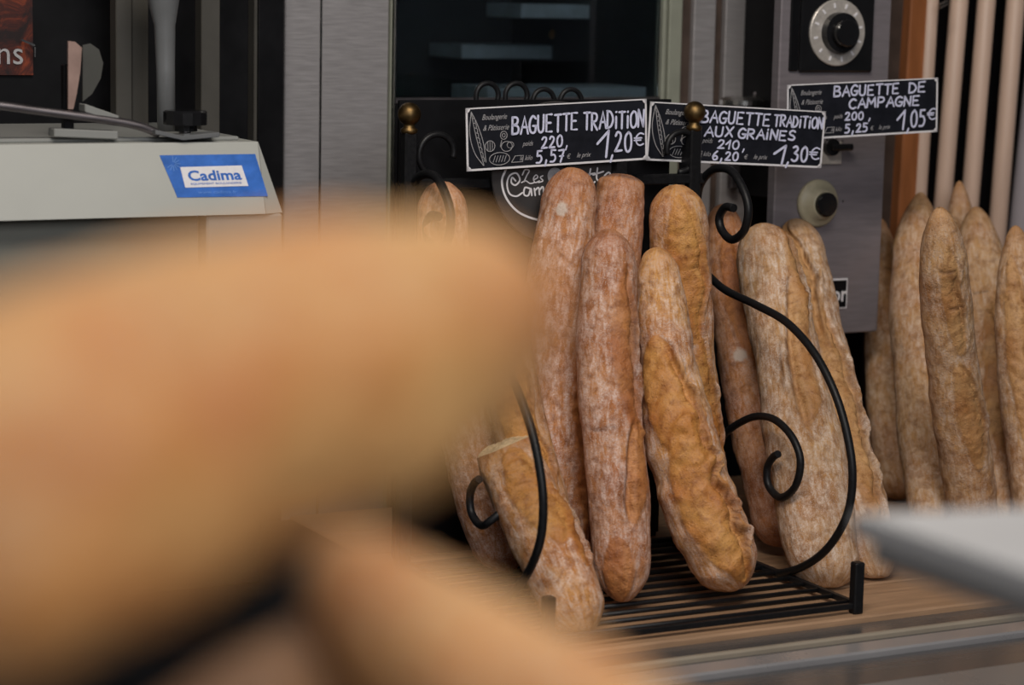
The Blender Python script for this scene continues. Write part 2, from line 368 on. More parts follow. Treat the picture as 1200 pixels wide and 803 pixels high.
# ------------------------------------------------ bread
def fnoise(P, freq, seed, n=10):
    r = np.random.RandomState(seed); K = r.normal(size=(n, 3))*freq; ph = r.uniform(0, 6.28, n)
    return np.sin(P@K.T*1.0+ph).sum(1)/math.sqrt(n)
def loaf(name, label, pts, mat, vt=None, vb=None, seed=0, scores=(), caps=(.035, .035), flour=1.0, flat=(False, False), group=None,
         cat='bread', dist=None, floor=0.0, nr=230, na=84, amp=1.0, gold_all=0.0, spots=(), creases=(), cut=0.0):
    """a loaf whose centre line and half width were measured on the photo: pts = (x, y, half width in px), top to bottom"""
    y0, y1 = pts[0][1], pts[-1][1]
    if dist is None:
        hb = pts[-2][2]*2.4/F_PX
        if vb is None: vb = on_z(pts[-1][0], pts[-1][1]-6, floor)[1]+hb*.45
        C3 = [on_v(x, y, vt+(vb-vt)*(y-y0)/(y1-y0)) for x, y, _ in pts]
    else:
        C3 = [at_d(x, y, dist[0]+(dist[1]-dist[0])*i/(len(pts)-1)) for i, (x, y, _) in enumerate(pts)]
    R3 = [w*depth(c)/F_PX for c, (_, _, w) in zip(C3, pts)]
    Q = np.array(spline([np.append(c, r) for c, r in zip(C3, R3)], 24))
    d = np.r_[0, np.cumsum(np.linalg.norm(np.diff(Q[:, :3], axis=0), axis=1))]; L = d[-1]
    # denser rings near the ends
    s = np.linspace(0, 1, nr); s = s-.13*np.sin(2*np.pi*s)/(2*np.pi)*2; s = (s-s[0])/(s[-1]-s[0]); D = s*L
    if not flat[0]: D[1:] = D[1:]
    C = np.stack([np.interp(D, d, Q[:, k]) for k in range(3)], 1); R = np.interp(D, d, Q[:, 3])
    for e, (cl, dd) in enumerate(((caps[0], D), (caps[1], L-D))):
        if flat[e]: continue
        t = np.clip(dd/cl, 0, 1); R = R*np.sqrt(np.clip(1-(1-t)**2.2, 0, 1))
    T = np.gradient(C, axis=0); T /= np.linalg.norm(T, axis=1)[:, None]
    Nn = (OK-C); Nn -= T*(Nn*T).sum(1)[:, None]; Nn /= np.linalg.norm(Nn, axis=1)[:, None]; B = np.cross(Nn, T)
    rgt = np.array([rt@Uv, rt@Vv, rt@Zv])
    if (B[len(B)//2]@rgt) < 0: B = -B
    A = np.linspace(-np.pi, np.pi, na, endpoint=False)
    dirs = Nn[:, None, :]*np.cos(A)[None, :, None]+B[:, None, :]*np.sin(A)[None, :, None]
    P0 = C[:, None, :]+dirs*R[:, None, None]; F = P0.reshape(-1, 3); Rm = max(R3)
    n1 = fnoise(F, 28, seed+1).reshape(nr, na); n2 = fnoise(F, 90, seed+2, 14).reshape(nr, na); n3 = fnoise(F, 260, seed+3, 18).reshape(nr, na)
    n4 = fnoise(F, 600, seed+4, 22).reshape(nr, na)
    disp = amp*(.042*n1+.022*n2+.008*n3)*Rm
    sg = np.broadcast_to(s[:, None], (nr, na)); ag = np.broadcast_to(A[None, :], (nr, na))
    fl = np.full((nr, na), float(flour)); crumb = np.zeros((nr, na)); toast = np.zeros((nr, na))
    tipd = np.minimum(sg, 1.04-sg)+.03*n1*.5
    fl = fl*(1-gold_all)*(.35+.65*np.clip((tipd-.01)/.11, 0, 1))
    ss = lambda x: np.clip(x, 0, 1)**2*(3-2*np.clip(x, 0, 1))
    for sc in scores:
        s0, s1, a0, a1, w, ear = sc[:6]
        t = (sg-s0)/(s1-s0); inside = (t > 0) & (t < 1); tt = np.clip(t, 0, 1)
        ac = a0+(a1-a0)*tt+.10*n1+.05*n2
        wid = w*np.sqrt(np.clip(np.sin(np.pi*tt), 0, 1))+1e-3
        da = (ag-ac+np.pi) % (2*np.pi)-np.pi; q = da/wid*np.sign(ear)
        ins = ss((1-np.abs(q))/.22)*inside
        # bulging burst crust, groove under the ear, lifted ear lip
        disp += Rm*ins*(.05+.012*n3+.008*n4)
        e = abs(ear); sh = np.clip(np.sin(np.pi*tt), 0, 1)**.5*inside
        gp = wid*.66+.015*n3+.055*n2; x = q*wid-gp
        disp += -Rm*e*.24*np.exp(-(x/.10)**2)*sh
        disp += Rm*e*.17*np.exp(-((x-.17)/.085)**2)*sh*(1+.25*n2+.1*n3)
        toast = np.maximum(toast, np.exp(-((x-.10)/.05)**2)*sh*.9*e)
        crumb = np.maximum(crumb, np.exp(-((x+.10)/.13)**2)*sh*.95)
        fl = fl*(1-ins*.93)
    spot = np.zeros((nr, na))
    for ps, pa, pr in spots: spot = np.maximum(spot, ss((1.25-np.sqrt(((sg-ps)*L)**2+((ag-pa)*Rm)**2)/pr+.12*n4)/.35))
    for ps, pa, pb, pw in creases:
        k_ = np.exp(-(((sg-ps)*L+.002*n2)/pw)**2)*((ag > pa) & (ag < pb)); toast = np.maximum(toast, k_*.8); disp += -Rm*.05*k_
    P = C[:, None, :]+dirs*(R[:, None]+disp*np.clip(R/Rm*1.6, 0, 1)[:, None])[:, :, None]
    if cut: P = P+T[:, None, :]*(cut*R[:, None]*np.cos(A)[None, :]*np.clip(1-D/.06, 0, 1)[:, None]**1)[:, :, None]
    V = P.reshape(-1, 3)
    o0 = np.array([C[-1][0], C[-1][1], V[:, 2].min()])
    if dist is None: # rest on the floor
        dz = floor+.0005-V[:, 2].min()
        zf = floor+.0005; V[:, 2] = np.where(V[:, 2] < zf+.006, zf+.006*np.exp((V[:, 2]-zf-.006)/.006), V[:, 2]); o0[2] = V[:, 2].min()
    i = np.arange(nr-1)[:, None]*na; k = np.arange(na)[None, :]; k2 = (k+1) % na
    quads = np.stack([i+k, i+k2, i+na+k2, i+na+k], -1).reshape(-1, 4)
    top = C[0]+0*T[0]; bot = C[-1]
    V = np.vstack([V, [V[:na].mean(0)], [V[(nr-1)*na:nr*na].mean(0)]])
    tr = [(nr*na, (j+1) % na, j) for j in range(na)]+[(nr*na+1, (nr-1)*na+j, (nr-1)*na+(j+1) % na) for j in range(na)]
    me = bpy.data.meshes.new(name)
    me.from_pydata((V-o0).tolist(), [], quads.tolist()+tr); me.materials.append(mat); me.polygons.foreach_set('use_smooth', [True]*len(me.polygons))
    lc = me.attributes.new('lc', 'FLOAT_VECTOR', 'POINT'); LC = np.stack([np.broadcast_to(D[:, None], (nr, na)), np.broadcast_to(A[None, :]*Rm, (nr, na)), np.zeros((nr, na))], -1).reshape(-1, 3); lc.data.foreach_set('vector', np.vstack([LC, LC[:1], LC[-1:]]).astype(np.float32).ravel())
    for nm, a in (('flour', fl), ('crumb', crumb), ('toast', toast), ('spot', spot)):
        at = me.attributes.new(nm, 'FLOAT', 'POINT'); at.data.foreach_set('value', np.r_[a.reshape(-1), a[0].mean(), a[-1].mean()].astype(np.float32))
    o = link(name, me, None, o0); tag(o, label, cat, group)
    o['_c0'] = 0; del o['_c0']
    return o, dict(C=C, R=R, T=T, N=Nn, B=B)

# ================================================= ROOM
ROOMK = toK((0, 0, 0))
def wbox(name, lo, hi, mat):
    me = bpy.data.meshes.new(name); lo = np.array(lo, float); hi = np.array(hi, float); c = (lo+hi)/2; e = (hi-lo)/2
    v = [tuple(e*np.array((i, j, k))) for i in (-1, 1) for j in (-1, 1) for k in (-1, 1)]
    me.from_pydata(v, [], [(0, 1, 3, 2), (4, 6, 7, 5), (0, 4, 5, 1), (2, 3, 7, 6), (0, 2, 6, 4), (1, 5, 7, 3)]); me.materials.append(mat)
    o = bpy.data.objects.new(name, me); COL.objects.link(o); o.location = c; return o
FZ = -BASE[2]   # shop floor in display frame
struct(wbox('floor', (-3.5, -3, -.05), (4.5, 5.5, 0), M['floor']))
struct(MB().bx(-3.6, 3.2, 1.75, 1.85, FZ, 1.75).build('wall_back', M['wall']))

# ================================================= COUNTER
cz = -.006
t = thing('bakery_counter', 'long back counter carrying the bread baskets, tan board top with grey metal front ledge', 'counter', (-.2, .3, FZ))
MB().bx(-1.6, 1.5, .02, .60, FZ, cz-.031).build('cabinet', M['cabinet'], t)
for i in range(6):
    v0 = -.012+i*.105
    MB().bx(-.352, 1.5, v0, v0+.1025, cz-.03, cz, .002).build('board_plank', M['wood'], t)
MB().bx(-1.6, -.354, -.012, .60, cz-.03, cz, .002).build('side_board', M['black'], t)['label'] = 'counter board at the slicer end, blackened as shade'  # black colour stands in for the shade left of the basket
for nm_, a, b_, z0, z1, mt, lb in (('ledge', -.052, -.013, -.05, -.006, 'ledge', 'satin grey metal ledge'), ('lip', -.060, -.0525, -.05, -.003, 'ledge_tan', 'beige lip'), ('ledge', -.076, -.0605, -.05, -.008, 'ledge', 'satin grey metal ledge'),
        ('rim', -.106, -.0765, -.05, -.004, 'ledge_highlight', 'metal rim with the edge highlight in its pale colour'), ('ledge', -.186, -.1065, -.06, -.010, 'ledge', 'satin grey metal ledge'), ('rim', -.262, -.1865, -.06, -.006, 'ledge_soft', 'soft grey metal rim')):
    MB().bx(-1.6, 1.5, a, b_, cz+z0, cz+z1, .002).build(nm_, M[mt], t)['label'] = lb
MB().bx(-1.6, 1.5, -.25, .018, FZ+.08, cz-.062, .003).build('front_panel', M['cabinet'], t)

# ================================================= BASKET of black iron
WB, DB = .345, .31
rk = thing('bread_basket', 'black wrought iron bread basket with side scrolls and two brass ball finials', 'basket', (0, 0, 0))
def bar(mb, a, b, w):
    a = np.asarray(a, float); b = np.asarray(b, float); d = (b-a)/2; L = np.linalg.norm(d); t_ = d/L
    s_ = np.cross(t_, (0, 0, 1)) if abs(t_[2]) < .9 else np.array([1., 0, 0]); s_ /= np.linalg.norm(s_); q = np.cross(s_, t_)
    return mb.slab((a+b)/2, d, s_*w/2, q*w/2, w*.12)
bw = .008
MB_ = MB(); bar(MB_, (-WB, 0, .002), (0, 0, .002), bw*.7); bar(MB_, (-WB, DB, .002), (0, DB, .002), bw)
MB_.build('floor_bar', M['iron'], rk)
for uu in (0, -WB):
    m = MB(); bar(m, (uu, 0, .003), (uu, DB, .003), bw*.75); m.build('side_bar', M['iron'], rk)
for i in range(12):
    vv = .012+i*.0255; m = MB(); m.tube([(-WB, vv, .003), (0, vv, .003)], .0026, 8); m.build('floor_wire', M['iron'], rk, smooth=True)
for uu in (0, -WB):
    m = MB(); bar(m, (uu, 0, -.006), (uu, 0, .046), .011); m.build('front_post', M['iron'], rk)
    pu = -.013 if uu == 0 else uu-.004
    m = MB(); bar(m, (pu, DB, -.006), (pu, DB, .452), .0135); p = m.build('back_post', M['iron'], rk)
    m = MB(); m.lathe((pu, DB, .450), (0, 0, 1), [(0, .007), (.002, .0085), (.005, .0085), (.007, .0055), (.0085, .006)]+[(.020+.0118*math.sin(a), .0118*math.cos(a)) for a in np.linspace(-1.1, 1.57, 14)], 28)
    m.build('finial', M['brass'], rk, smooth=True)['label'] = 'brass ball finial'
m = MB(); bar(m, (-WB, DB, .399), (0, DB, .399), .011); m.build('back_rail', M['iron'], rk)
m = MB(); bar(m, (-WB, DB, .21), (0, DB, .21), .007); m.build('back_rail', M['iron'], rk)
big = [(829, 322), (850, 340), (885, 357), (922, 378), (955, 415), (980, 465), (995, 520), (999, 565), (992, 605), (972, 640), (945, 662), (912, 672), (885, 663), (876, 652)]
small = [(812, 552), (830, 532), (850, 508), (868, 495), (887, 488), (908, 492), (928, 512), (938, 540), (932, 570), (915, 583), (901, 570), (899, 550), (905, 537), (912, 532)]
topc = [(816, 250), (820, 218), (836, 199), (856, 200), (870, 220), (877, 245), (872, 270), (858, 281), (846, 270), (843, 255), (850, 243), (860, 244)]
for uu in (0, -WB):
    for path, r in ((big, .0042), (small, .0040), (topc, .0045)):
        pk = spline([on_u(x, y, 0) for x, y in path], 8); pk = [np.array([uu, q[1], q[2]]) for q in pk]
        if uu < 0 and path is small: pk = spline([pk[66]+np.array([.032, .01, .012]), pk[66]+np.array([.012, .004, .004]), pk[68]], 6)+pk[69:]
        m = MB(); m.tube(pk, r, 12); m.build('side_scroll', M['iron'], rk, smooth=True)
# scrolls in the back plane, above the rail
def spiral(cu, czz, r0, r1, a0, a1, n=40): return [(cu+(r0+(r1-r0)*i/n)*math.cos(a0+(a1-a0)*i/n), DB, czz+(r0+(r1-r0)*i/n)*math.sin(a0+(a1-a0)*i/n)) for i in range(n+1)]
for sgn, uu in ((-1, 0), (1, -WB)):
    c0 = uu+sgn*.029
    m = MB(); m.tube([(c0, DB, .404)]+spiral(c0, .430, .0235, .017, -math.pi/2, -math.pi/2+sgn*-5.0), .0034, 10); m.build('back_scroll', M['iron'], rk, smooth=True)
# curls of a second stand seen above the backboard
st2 = thing('wire_stand', 'black wire stand with a row of curled tops behind the first price sign', 'stand', (-.18, .37, cz))
P_ = [on_v(x, y, .37) for x, y in ((571, 112), (605, 112), (637, 119), (669, 119))]
for q in P_:
    arch = [(q[0]+.013*math.cos(a), .37, q[2]+.013*math.sin(a)) for a in np.linspace(-.5, math.pi, 16)]+[(q[0]-.013, .37, q[2]-.05)]
    m = MB(); m.tube(arch, .0028, 10); m.build('curl', M['iron'], st2, smooth=True)
zt = P_[0][2]-.004
def ux0(x, v): return on_v(x, 160, v)[0]
MB().bx(ux0(468, .36), ux0(786, .36), .36, .366, .0, zt).build('backboard', M['black'], st2)
for uu in (ux0(470, .37), ux0(770, .37)): MB().bx(uu, uu+.012, .366, .378, cz, zt-.002).build('leg', M['iron'], st2)
# shop emblem plate on the back rail
c = on_v(650, 202, .2975); R0 = .0735
em = thing('emblem_plate', 'round dark plate with cream curly lettering hanging behind the breads', 'sign', (c[0], .2975, c[2]-R0))
m = MB(); m.lathe(c, (0, -1, 0), [(-.002, R0-.001), (-.001, R0), (.001, R0), (.002, R0-.001)], 72); m.build('plate', M['charcoal'], em, smooth=False)
EN = np.array([0, -1., 0]); EX = np.array([1., 0, 0]); EY = np.array([0, 0, 1.])
m = MB()
def EP(x, y): p = on_v(x, y, .2953); return p
ribbon(m, spline([EP(x, y) for x, y in ((594, 196), (588, 212), (593, 232), (608, 249), (632, 258), (655, 258), (680, 250))], 6), .0022, EN)
m.build('ring_line', M['white'], em)
m = MB()
def script(letters, w):
    for st_ in letters: ribbon(m, spline([EP(x, y) for x, y in st_], 5), w, EN)
script([[(612, 205), (615, 199), (620, 200), (617, 206), (614, 213)], [(611, 214), (616, 212), (621, 215), (626, 214)], [(625, 211), (630, 208), (628, 205), (625, 209), (627, 214), (632, 212)], [(636, 206), (633, 208), (636, 212), (631, 214)]], .0012)
# C a m p a i l l e t t e
script([[(604, 212), (600, 208), (599, 214), (604, 217), (609, 211), (605, 203), (597, 206), (594, 216), (597, 227), (605, 230), (612, 226)],
        [(621, 221), (615, 220), (614, 228), (619, 229), (622, 221), (623, 229)],
        [(626, 221), (627, 229)], [(627, 223), (631, 220), (632, 228)], [(632, 223), (636, 219), (637, 228)],
        [(641, 219), (642, 236)], [(641, 221), (646, 217), (648, 223), (643, 227)],
        [(656, 217), (651, 219), (652, 225), (656, 224), (657, 217), (659, 224)],
        [(662, 217), (663, 223)], [(666, 208), (667, 222)], [(671, 207), (672, 221)],
        [(677, 214), (683, 213), (681, 209), (677, 214), (680, 220), (684, 218)],
        [(692, 198), (690, 210), (694, 215), (697, 213)], [(687, 205), (697, 203)],
        [(700, 197), (699, 209), (703, 213), (706, 211)], [(695, 205), (707, 201)],
        [(708, 210), (715, 206), (713, 202), (708, 207), (711, 213), (718, 209)]], .0017)
m.build('lettering', M['white'], em)
m = MB(); c2 = EP(650, 206); m.lathe(c2, (0, -1, 0), [(-.0003, .0085), (.0003, .0085)], 28); m.build('dot', M['print'], em)
m = MB(); m.bx(c[0]-.01, c[0]+.01, .2995, .3045, .394, .404); m.build('hook', M['iron'], em)

# ================================================= PRICE SIGNS
def wheat(m, b, x0=.015, x1=.115, y0=.08, y1=.94):
    # ear / quill drawing on the left of every sign
    def q(x, y): return b.p(x0+(x1-x0)*x, y0+(y1-y0)*y, .0008)
    ribbon(m, spline([q(.12, 1), (q(.02, .6)), q(.25, .25), q(.72, 0)], 6), .0007, b.n)
    ribbon(m, spline([q(.12, 1), q(.45, .75), q(.75, .4), q(.86, .06)], 6), .0007, b.n)
    ribbon(m, spline([q(.12, 1), q(.35, .55), q(.75, 0)], 6), .0006, b.n)
    for i in range(9):
        y = .88-i*.09; xx = .2+i*.055
        ribbon(m, [q(xx, y), q(xx+.12, y-.02), q(xx+.13, y-.09)], .0006, b.n)
def loaves(m, b):
    def ell(cx, cy, rx, ry, n=18, a0=0, a1=6.283): return [b.p(cx+rx*math.cos(a), cy+ry*math.sin(a), .0008) for a in np.linspace(a0, a1, n)]
    w = .0006
    ribbon(m, ell(.175, .17, .055, .10), w, b.n)
    for k in range(5): ribbon(m, [b.p(.14+k*.015, .12, .0008), b.p(.152+k*.015, .22, .0008)], w*.8, b.n)
    ribbon(m, ell(.125, .38, .026, .085), w, b.n)
    for k in (-1, 0, 1): ribbon(m, [b.p(.125+k*.012, .31, .0008), b.p(.125+k*.012, .45, .0008)], w*.8, b.n)
    ribbon(m, ell(.20, .54, .018, .065), w, b.n); ribbon(m, ell(.20, .54, .008, .03), w, b.n)
    ribbon(m, [b.p(.188, .46, .0008), b.p(.18, .36, .0008)], w, b.n)
    ribbon(m, ell(.215, .36, .03, .08), w, b.n); ribbon(m, ell(.235, .38, .018, .05), w*.8, b.n)
    ribbon(m, [b.p(.24, .10, .0008), b.p(.30, .10, .0008), b.p(.305, .2, .0008), b.p(.26, .2, .0008), b.p(.24, .10, .0008)], w, b.n)
def sign(label, LL, LR, UL, v, texts, seed, clips, first_extra=True):
    b = Board(LL, LR, UL, v); rnd = random.Random(seed)
    t = thing('price_sign', label, 'price sign', b.p(.5, 0), 'chalk style bread price signs')
    m = MB(); b.slab(m, .0, 1, 0, 1, -.0012, 0, .0004); m.build('board', M['slate'], t)
    m = MB(); tx, ty = .0016/b.w, .0016/b.h
    for x0, x1, y0, y1 in ((0, 1, 0, ty*1.3), (0, 1, 1-ty*.8, 1), (0, tx*1.2, 0, 1), (1-tx*1.2, 1, 0, 1)): b.slab(m, x0, x1, y0, y1, -.0005, .0006)
    for cx, cy in ((0, 0), (1, 0), (0, 1), (1, 1)):
        sx, sy = (1 if cx == 0 else -1), (1 if cy == 0 else -1); r = .0052
        pts = [b.p(cx, cy, .0001)]+[b.p(cx+sx*r*math.cos(a)/b.w, cy+sy*r*math.sin(a)/b.h, .0001) for a in np.linspace(0, math.pi/2, 7)]
        m.prism(pts, b.n*.0005)
    m.build('border', M['white'], t)['label'] = 'white border with corner quarters'
    m = MB(); wheat(m, b); loaves(m, b)
    m.build('bread_drawing', M['print'], t)
    for tx_, x_, y_, h_, w_, sh_ in (('Boulangerie', .085, .80, .0058, .135, .45), ('& Pâtisserie', .090, .63, .0058, .14, .45), ('poids', .30, .35, .0052, .06, .45), ('le kilo', .285, .12, .0052, .07, .45),
                                  ('€', .545, .10, .0050, .022, .2), ('le prix', .60, .11, .0052, .08, .45)):
        m = MB(); bfont(m, tx_, b.p(x_, y_), b.ex, b.ey, b.n, h_, b.w*w_, sh_, .0009); m.build('printed_word', M['print'], t)
    m = MB()
    for (s_, x, y, w, h, th) in texts: write(m, s_, b.p(x, y, .0011), b.ex, b.ey, b.n, h*b.h, w*b.w, th, rnd, slant=.06)
    m.build('handwriting', M['chalk'], t)['label'] = 'bluish white handwritten text'
    for cx, (zz, vv) in clips:
        p = b.p(cx, 0, 0); q = b.p(cx, .3, -.001)
        m = MB(); m.slab(((p[0]), (q[1]+vv)/2+.001, (q[2]+zz)/2), (.006, 0, 0), (0, abs(q[1]-vv)/2+.0015, 0), (0, 0, abs(q[2]-zz)/2)); m.build('clip', M['iron'], t)
    return t
sign('white edged slate sign reading BAGUETTE TRADITION 1,20 €', (547, 201), (758, 187), (543.5, 127), .283,
     [('BAGUETTE', .245, .555, .36, .27, .0022), ('TRADiTiON', .64, .55, .34, .27, .0022), ('220', .405, .30, .115, .18, .0019), (',', .535, .29, .02, .14, .0014), ('5,57', .375, .06, .155, .19, .0019), ('1', .73, .08, .05, .42, .0025), (',', .785, .07, .03, .22, .0022), ('20', .815, .16, .095, .32, .0023), ('€', .928, .24, .05, .20, .0016)], 4,
     [(.59, (.399, .304)), (.86, (.399, .304))])
sign('white edged slate sign reading BAGUETTE TRADITION AUX GRAINES 1,30 €, partly behind the brass finial', (757, 188), (962, 197), (764, 119), .327,
     [('BAGUETTE', .285, .70, .39, .20, .0021), ('TRADiTiON', .70, .70, .285, .19, .0020), ('AUX', .31, .47, .16, .165, .0020), ('GRAiNES', .50, .46, .33, .165, .0021), ('210', .39, .26, .12, .145, .0018), (',', .53, .25, .02, .12, .0014), ('6,20', .365, .06, .145, .145, .0019), ('1', .73, .06, .05, .32, .0025), (',', .785, .05, .03, .18, .0022), ('30', .82, .10, .09, .26, .0023), ('€', .925, .15, .055, .20, .0016)], 7,
     [(.22, (.399, .316))])
sign('white edged slate sign reading BAGUETTE DE CAMPAGNE 1,05 €, the highest and furthest right', (922, 165), (1098, 154.5), (919.5, 99.5), .345,
     [('BAGUETTE', .30, .75, .43, .18, .0021), ('DE', .80, .75, .11, .18, .0021), ('CAMPAGNE', .40, .52, .47, .17, .0021), ('200', .375, .31, .12, .14, .0018), (',', .53, .30, .02, .12, .0014), ('5,25', .375, .08, .15, .15, .0019), ('1', .735, .10, .04, .34, .0023), (',', .785, .06, .03, .18, .0020), ('05', .815, .13, .10, .30, .0022), ('€', .93, .24, .055, .20, .0015)], 9,
     [(.06, (.44, .329))])

# ================================================= BREADS
# key: (name, group, label, points top to bottom, material, v at top, v at foot, options)
def spec(*a): return list(a)
G1 = 'baguettes standing in the iron basket'; G2 = 'seeded baguettes leaning right of the basket'; G3 = 'pointed country baguettes on the right'
FLR = cz; TP = (.09, .03)
#TABLE
BREADS = dict(
 B1=('baguette', G1, 'tall floury baguette with a smooth rounded top, under the 1,20 sign', [(672, 196, 30), (669, 225, 33), (661, 290, 39), (652, 370, 41), (648, 450, 41), (650, 530, 39), (655, 610, 36), (660, 668, 32)], 'bread_red', .275, .235, dict(seed=11, spots=[(.115, -.25, .0065)], scores=[(.30, .95, 1.0, 1.25, .55, .8)])),
 B2=('baguette', G1, 'baguette with a toasted flat tip, behind the others in the middle of the basket', [(729, 204, 26), (727, 225, 27), (722, 280, 31), (716, 360, 32), (714, 500, 32), (716, 664, 30)], 'bread_red', .285, .255, dict(seed=22, creases=[(.008, -3.2, 3.2, .0022)], caps=(.012, .03), flour=.7)),
 B5=('baguette', G1, 'golden rough crusted baguette standing at the back right of the basket', [(792, 216, 32), (793, 245, 33), (798, 320, 35), (806, 420, 34), (816, 520, 31), (822, 600, 30), (824, 645, 28)], 'bread', .275, .215, dict(seed=33, scores=[(.02, .42, .1, .4, .75, .5), (.40, .85, .7, .9, .5, .7)], flour=.9)),
 B3=('baguette', G1, 'floury baguette with a long golden split down its right side, front centre', [(714, 269, 27), (713, 290, 30), (713, 340, 33), (712, 400, 35), (714, 460, 36), (721, 540, 36), (727, 600, 35), (730, 660, 31), (729, 706, 26)], 'bread_red', .205, .06, dict(seed=44, creases=[(.545, -.75, .1, .0012)], scores=[(.10, .60, .62, .75, .55, .9), (.52, .80, .85, .45, .55, -.9), (.83, 1.05, -.3, -.2, .8, .3)])),
 B4=('baguette', G1, 'curved golden baguette with a deep ragged split, leaning right at the front', [(769, 290, 23), (770, 310, 26), (774, 350, 29), (779, 400, 34), (787, 460, 39), (802, 530, 43), (824, 600, 46), (846, 650, 42), (868, 690, 32)], 'bread', .20, .06, dict(seed=55, scores=[(.27, .64, -.25, .15, .95, .75), (.5, .99, .1, .35, .9, 1.0)], flour=1.0, amp=1.2)),
 L1=('baguette', G1, 'pale baguette seen through the left scroll, its foot at the left edge', [(519, 212, 26), (519, 235, 28), (523, 310, 32), (537, 420, 35), (560, 540, 37), (580, 615, 36), (598, 670, 28)], 'bread_red', .27, .1, dict(seed=66)),
 L4=('baguette', G1, 'golden baguette behind the broken half loaf', [(580, 320, 24), (586, 360, 28), (597, 440, 31), (610, 500, 32), (632, 590, 32), (650, 672, 28)], 'bread', .22, .15, dict(seed=77, scores=[(.05, .9, -.1, .1, .8, .7)], flour=.7)),
 LB=('baguette', G1, 'broken half baguette showing pale crumb at its open top, front left', [(590, 524, 33), (600, 548, 37), (622, 600, 39), (645, 650, 39), (668, 700, 38), (688, 742, 30)], 'bread', .085, .045, dict(seed=88, scores=[(.02, .62, .15, .45, .7, .4), (.3, .75, .95, 1.0, .35, .8)], flat=(True, False), cut=.5, flour=.9)),
 Sa=('seeded_baguette', G2, 'darker baguette leaning behind the top scroll, leftmost of three beside the basket', [(848, 240, 19), (848, 262, 22), (853, 310, 27), (866, 380, 32), (884, 460, 35), (902, 550, 35), (918, 640, 32)], 'bread_red', .265, .16, dict(seed=101, spots=[(.47, -.2, .007)], flour=.55, floor=FLR, scores=[(.1, .5, .2, .3, .6, .5)])),
 Sb=('seeded_baguette', G2, 'thick floury baguette in front of the knob panel, crossed by the big iron scroll', [(893, 264, 28), (896, 285, 32), (905, 340, 36), (918, 400, 39), (932, 470, 43), (944, 540, 46), (957, 610, 45), (967, 655, 40), (972, 692, 30)], 'bread_tan', .235, .07, dict(seed=112, flour=1.1, floor=FLR, scores=[(.18, .62, .75, .2, .5, -.8), (.02, .3, 1.0, .9, .4, .8)], amp=1.2)),
 Sc=('seeded_baguette', G2, 'floury baguette with ragged golden right edge, rightmost of three beside the basket', [(930, 259, 24), (937, 290, 28), (949, 360, 33), (963, 430, 36), (976, 490, 37), (989, 553, 38), (1006, 606, 38), (1030, 680, 28)], 'bread_tan', .262, .1, dict(seed=123, flour=1.15, floor=FLR, scores=[(.0, .42, -.45, .2, .5, .9), (.3, .95, .5, .7, .55, .9)], amp=1.2)),
 R1=('country_baguette', G3, 'pointed country baguette half hidden behind the grey knob panel', [(1032, 256, 14), (1034, 300, 20), (1036, 380, 24), (1042, 470, 27), (1052, 560, 25), (1056, 586, 20)], 'bread_tan', .53, .50, dict(seed=201, creases=[(.2, .1, .8, .0015)], scores=[(.1, .5, .5, .6, .5, .7)])),
 R2=('country_baguette', G3, 'pointed country baguette with a red brown tear, second from the knob panel', [(1079, 226, 20), (1076, 280, 28), (1073, 360, 30), (1079, 440, 32), (1087, 520, 33), (1096, 628, 26)], 'bread_tan', .49, .40, dict(seed=202, scores=[(.38, .66, .45, .75, .35, .9)])),
 R3=('country_baguette', G3, 'pointed country baguette with a cracked shoulder, third from the knob panel', [(1101, 243, 22), (1105, 300, 28), (1112, 390, 30), (1123, 480, 31), (1134, 560, 31), (1142, 628, 26)], 'bread_tan', .455, .37, dict(seed=203, creases=[(.16, -.2, .5, .0018), (.26, .1, .7, .0015)], scores=[(.08, .4, .2, .4, .5, .6), (.42, .75, .4, .5, .6, .7)])),
 R4=('country_baguette', G3, 'pointed smooth country baguette, fourth from the knob panel', [(1143, 243, 22), (1149, 300, 27), (1157, 390, 29), (1165, 480, 30), (1172, 560, 30), (1178, 628, 26)], 'bread_tan', .44, .35, dict(seed=204, creases=[(.3, -.5, .2, .0014)], scores=[(.3, .8, .5, .3, .6, .6)])),
 R5=('country_baguette', G3, 'pointed country baguette cut off by the right edge of the picture', [(1190, 264, 22), (1192, 320, 27), (1196, 400, 30), (1204, 480, 31), (1212, 560, 31), (1218, 628, 26)], 'bread_tan', .42, .33, dict(seed=205, scores=[(.1, .7, -.2, .0, .6, .6)])),
 R6=('country_baguette', G3, 'small tip of a country baguette peeping between two dowels', [(1124, 212, 13), (1126, 250, 18), (1130, 330, 22), (1134, 420, 22), (1138, 560, 20)], 'bread_tan', .52, .50, dict(seed=206)),
)
#FIT
FIT = {'B1': (0.2666, 0.2084), 'B2': (0.2726, 0.2072), 'B5': (0.2381, 0.2341), 'B3': (0.1855, 0.0838), 'B4': (0.196, 0.0659), 'L1': (0.2853, 0.243), 'L4': (0.2135, 0.1689), 'LB': (0.1632, 0.0178), 'Sa': (0.4152, 0.2237), 'Sb': (0.3256, 0.0849), 'Sc': (0.4249, 0.0965), 'R1': (0.5584, 0.405), 'R2': (0.4674, 0.2208), 'R3': (0.112, 0.1955), 'R4': (0.4499, 0.2078), 'R5': (0.2476, 0.1693), 'R6': (0.5092, 0.4706)}
#END
for key, (nm_, gr_, lab_, pts_, mat_, vt_, vb_, op_) in BREADS.items():
    vt_, vb_ = FIT.get(key, (vt_, vb_))
    if nm_ == 'country_baguette': op_ = dict(caps=TP, flour=.75, floor=FLR, **op_)
    r_ = loaf(nm_, lab_, pts_, M[mat_], vt=vt_, vb=vb_, group=gr_, **op_)
    if key == 'LB': hb, info = r_
